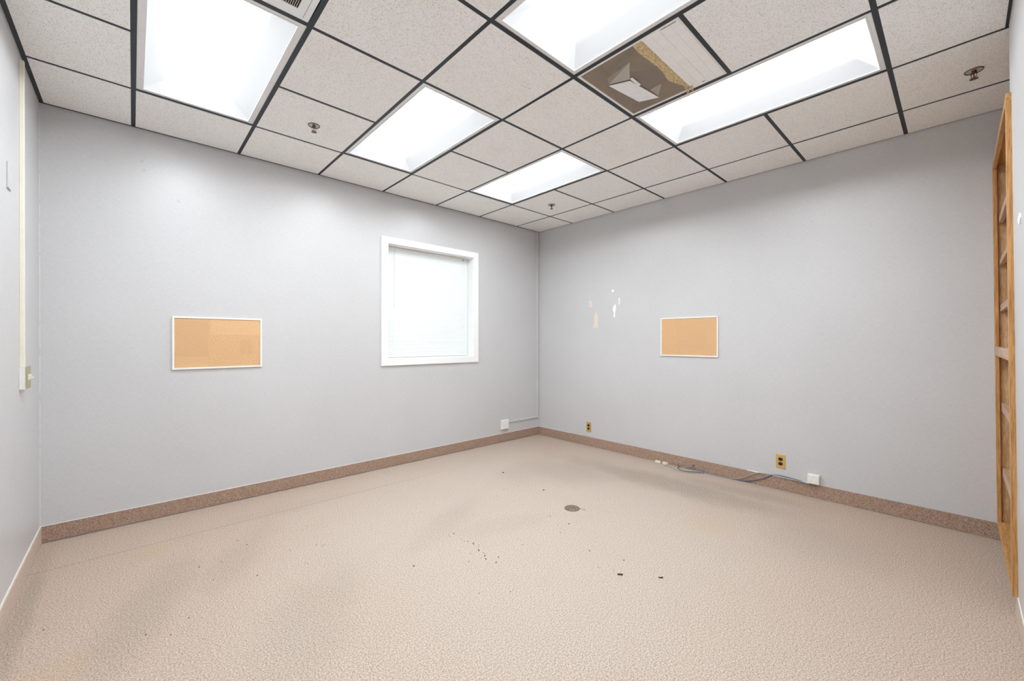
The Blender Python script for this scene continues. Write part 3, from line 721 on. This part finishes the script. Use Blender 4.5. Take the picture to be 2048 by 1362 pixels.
# ------------------------------------------------------------------ round floor plate, wire, debris on the carpet
t = thing('floor_plate', (-1.628, -1.904, 0), 'round brown metal cover plate set in the middle of the carpet', 'floor plate')
bm = bmesh.new(); cyl(bm, (-1.628, -1.904, .0005), .058, .056, .004, 40); obj('rim', bm, 'plate_dark', t)
bm = bmesh.new(); cyl(bm, (-1.628, -1.904, .0045), .046, .044, .002, 40); obj('cap', bm, 'plate_dark', t)
bm = bmesh.new()
for k in range(9):
    a = math.pi * 1.05 + k * .17; r0 = .050 + random.uniform(-.004, .003)
    c0 = Vector((-1.628 + r0 * math.cos(a + .35), -1.904 + r0 * math.sin(a + .35), .004))
    tube(bm, [c0, c0 + Vector((random.uniform(-.006, .012), random.uniform(-.004, .010), .004))], .002, 5)
o = obj('carpet_fray', bm, 'carpet', t); o['kind'] = 'stuff'
bm = bmesh.new(); tube(bm, smooth_path([(-1.592, -1.948, .006), (-1.588, -1.965, .004), (-1.592, -1.985, .003), (-1.583, -1.995, .003), (-1.572, -1.985, .004), (-1.574, -1.968, .004)], 6), .0014, 6)
tag(obj('copper_wire', bm, 'copper', None, loc=(-1.585, -1.97, 0)), 'short curled copper wire beside the round floor plate', 'wire')
crumbs = [(-2.915, -1.809), (-2.526, -1.638), (-2.561, -1.627), (-2.565, -1.657), (-2.535, -1.738), (-2.536, -1.771), (-2.523, -1.788), (-2.51, -1.828), (-2.515, -1.842), (-2.5, -1.868), (-2.51, -1.888), (-2.533, -1.91), (-2.54, -1.923), (-2.535, -1.963), (-2.538, -1.974), (-2.551, -1.996), (-2.583, -1.999), (-2.569, -2.027), (-2.502, -2.06), (-2.551, -2.097), (-2.66, -1.982), (-2.602, -1.925), (-2.265, -1.981), (-2.294, -2.052), (-2.018, -1.881), (-2.048, -2.379), (-1.988, -2.579), (-2.16, -2.525), (-2.115, -2.591), (-2.131, -2.608), (-1.927, -2.021), (-1.998, -2.106), (-2.674, -2.355), (-2.799, -2.26), (-.592, -2.118), (-1.775, -1.252), (-1.937, -1.347), (-1.889, -1.327), (-1.892, -1.368), (-1.935, -1.391), (-1.761, -1.265), (-1.732, -1.244), (-1.767, -1.426), (-1.596, -1.272), (-1.856, -1.496), (-1.866, -1.874), (-1.851, -1.874), (-1.856, -1.893), (-1.888, -1.88), (-1.815, -.826),
          (-3.203, -.863), (-3.236, -.908), (-3.241, -1.182), (-3.221, -1.226), (-3.205, -1.221), (-3.324, -1.332), (-3.355, -1.356), (-3.349, -1.377), (-3.707, -1.023), (-3.678, -.882), (-3.592, -.784), (-3.776, -.764), (-3.906, -.729), (-3.767, -1.209), (-3.587, -1.32), (-3.863, -1.712), (-4.042, -1.513), (-3.894, -1.5), (-3.962, -1.587), (-4.371, -1.17), (-3.809, -1.002), (-3.561, -.887), (-3.38, -1.151)]
big = {(-2.915, -1.809), (-2.569, -2.027), (-2.551, -2.097), (-2.51, -1.828), (-2.526, -1.638), (-2.551, -1.996), (-2.54, -1.923), (-2.502, -2.06), (-1.988, -2.579), (-2.048, -2.379)}
def flake(bm, x, y, r, h=.0022, st=1.0):
    n = random.randint(5, 7); a0 = random.random() * 6
    prism(bm, [(x + r * random.uniform(.6, 1.1) * math.cos(a0 + 2 * math.pi * k / n) * st, y + r * random.uniform(.6, 1.1) * math.sin(a0 + 2 * math.pi * k / n), .0004) for k in range(n)], (0, 0, h))
bm = bmesh.new()
for x, y in crumbs: flake(bm, x, y, .0050 if (x, y) in big else random.uniform(.0018, .0032))
o = tag(obj('carpet_crumbs', bm, 'dirt', None, loc=(-2.5, -1.5, 0)), 'dark crumbs scattered over the beige carpet', 'debris'); o['kind'] = 'stuff'
def bit(pts, label, h=.004):
    cx_ = sum(p[0] for p in pts) / len(pts); cy_2 = sum(p[1] for p in pts) / len(pts)
    pts = [(cx_ + (x - cx_) * .72, cy_2 + (y - cy_2) * .72) for x, y in pts]
    bm = bmesh.new(); prism(bm, [(x, y, .0005) for x, y in pts], (0, 0, h))
    tag(obj('debris_chip', bm, 'dirt', None, loc=(cx_, cy_2, 0)), label, 'debris', 'dark debris chips on the carpet')
bit([(-2.148, -2.632), (-2.140, -2.628), (-2.118, -2.652), (-2.118, -2.663), (-2.128, -2.664), (-2.146, -2.642)], 'straight dark debris chip in the front centre of the carpet')
bit([(-2.010, -2.798), (-2.004, -2.800), (-2.000, -2.808), (-1.990, -2.812), (-1.982, -2.822), (-1.994, -2.822), (-2.004, -2.814)], 'crooked dark debris chip right of the straight one, toward the outlets')
bit([(-1.860, -2.056), (-1.852, -2.056), (-1.850, -2.064), (-1.857, -2.066)], 'tiny dark debris chip in front of the round floor plate')
bit([(-1.514, -1.490), (-1.500, -1.494), (-1.498, -1.503), (-1.512, -1.502)], 'small dark debris chip behind the round floor plate')
bit([(-1.462, -.905), (-1.446, -.900), (-1.438, -.916), (-1.452, -.926)], 'brown debris flake on the carpet farthest back toward the corner', .003)
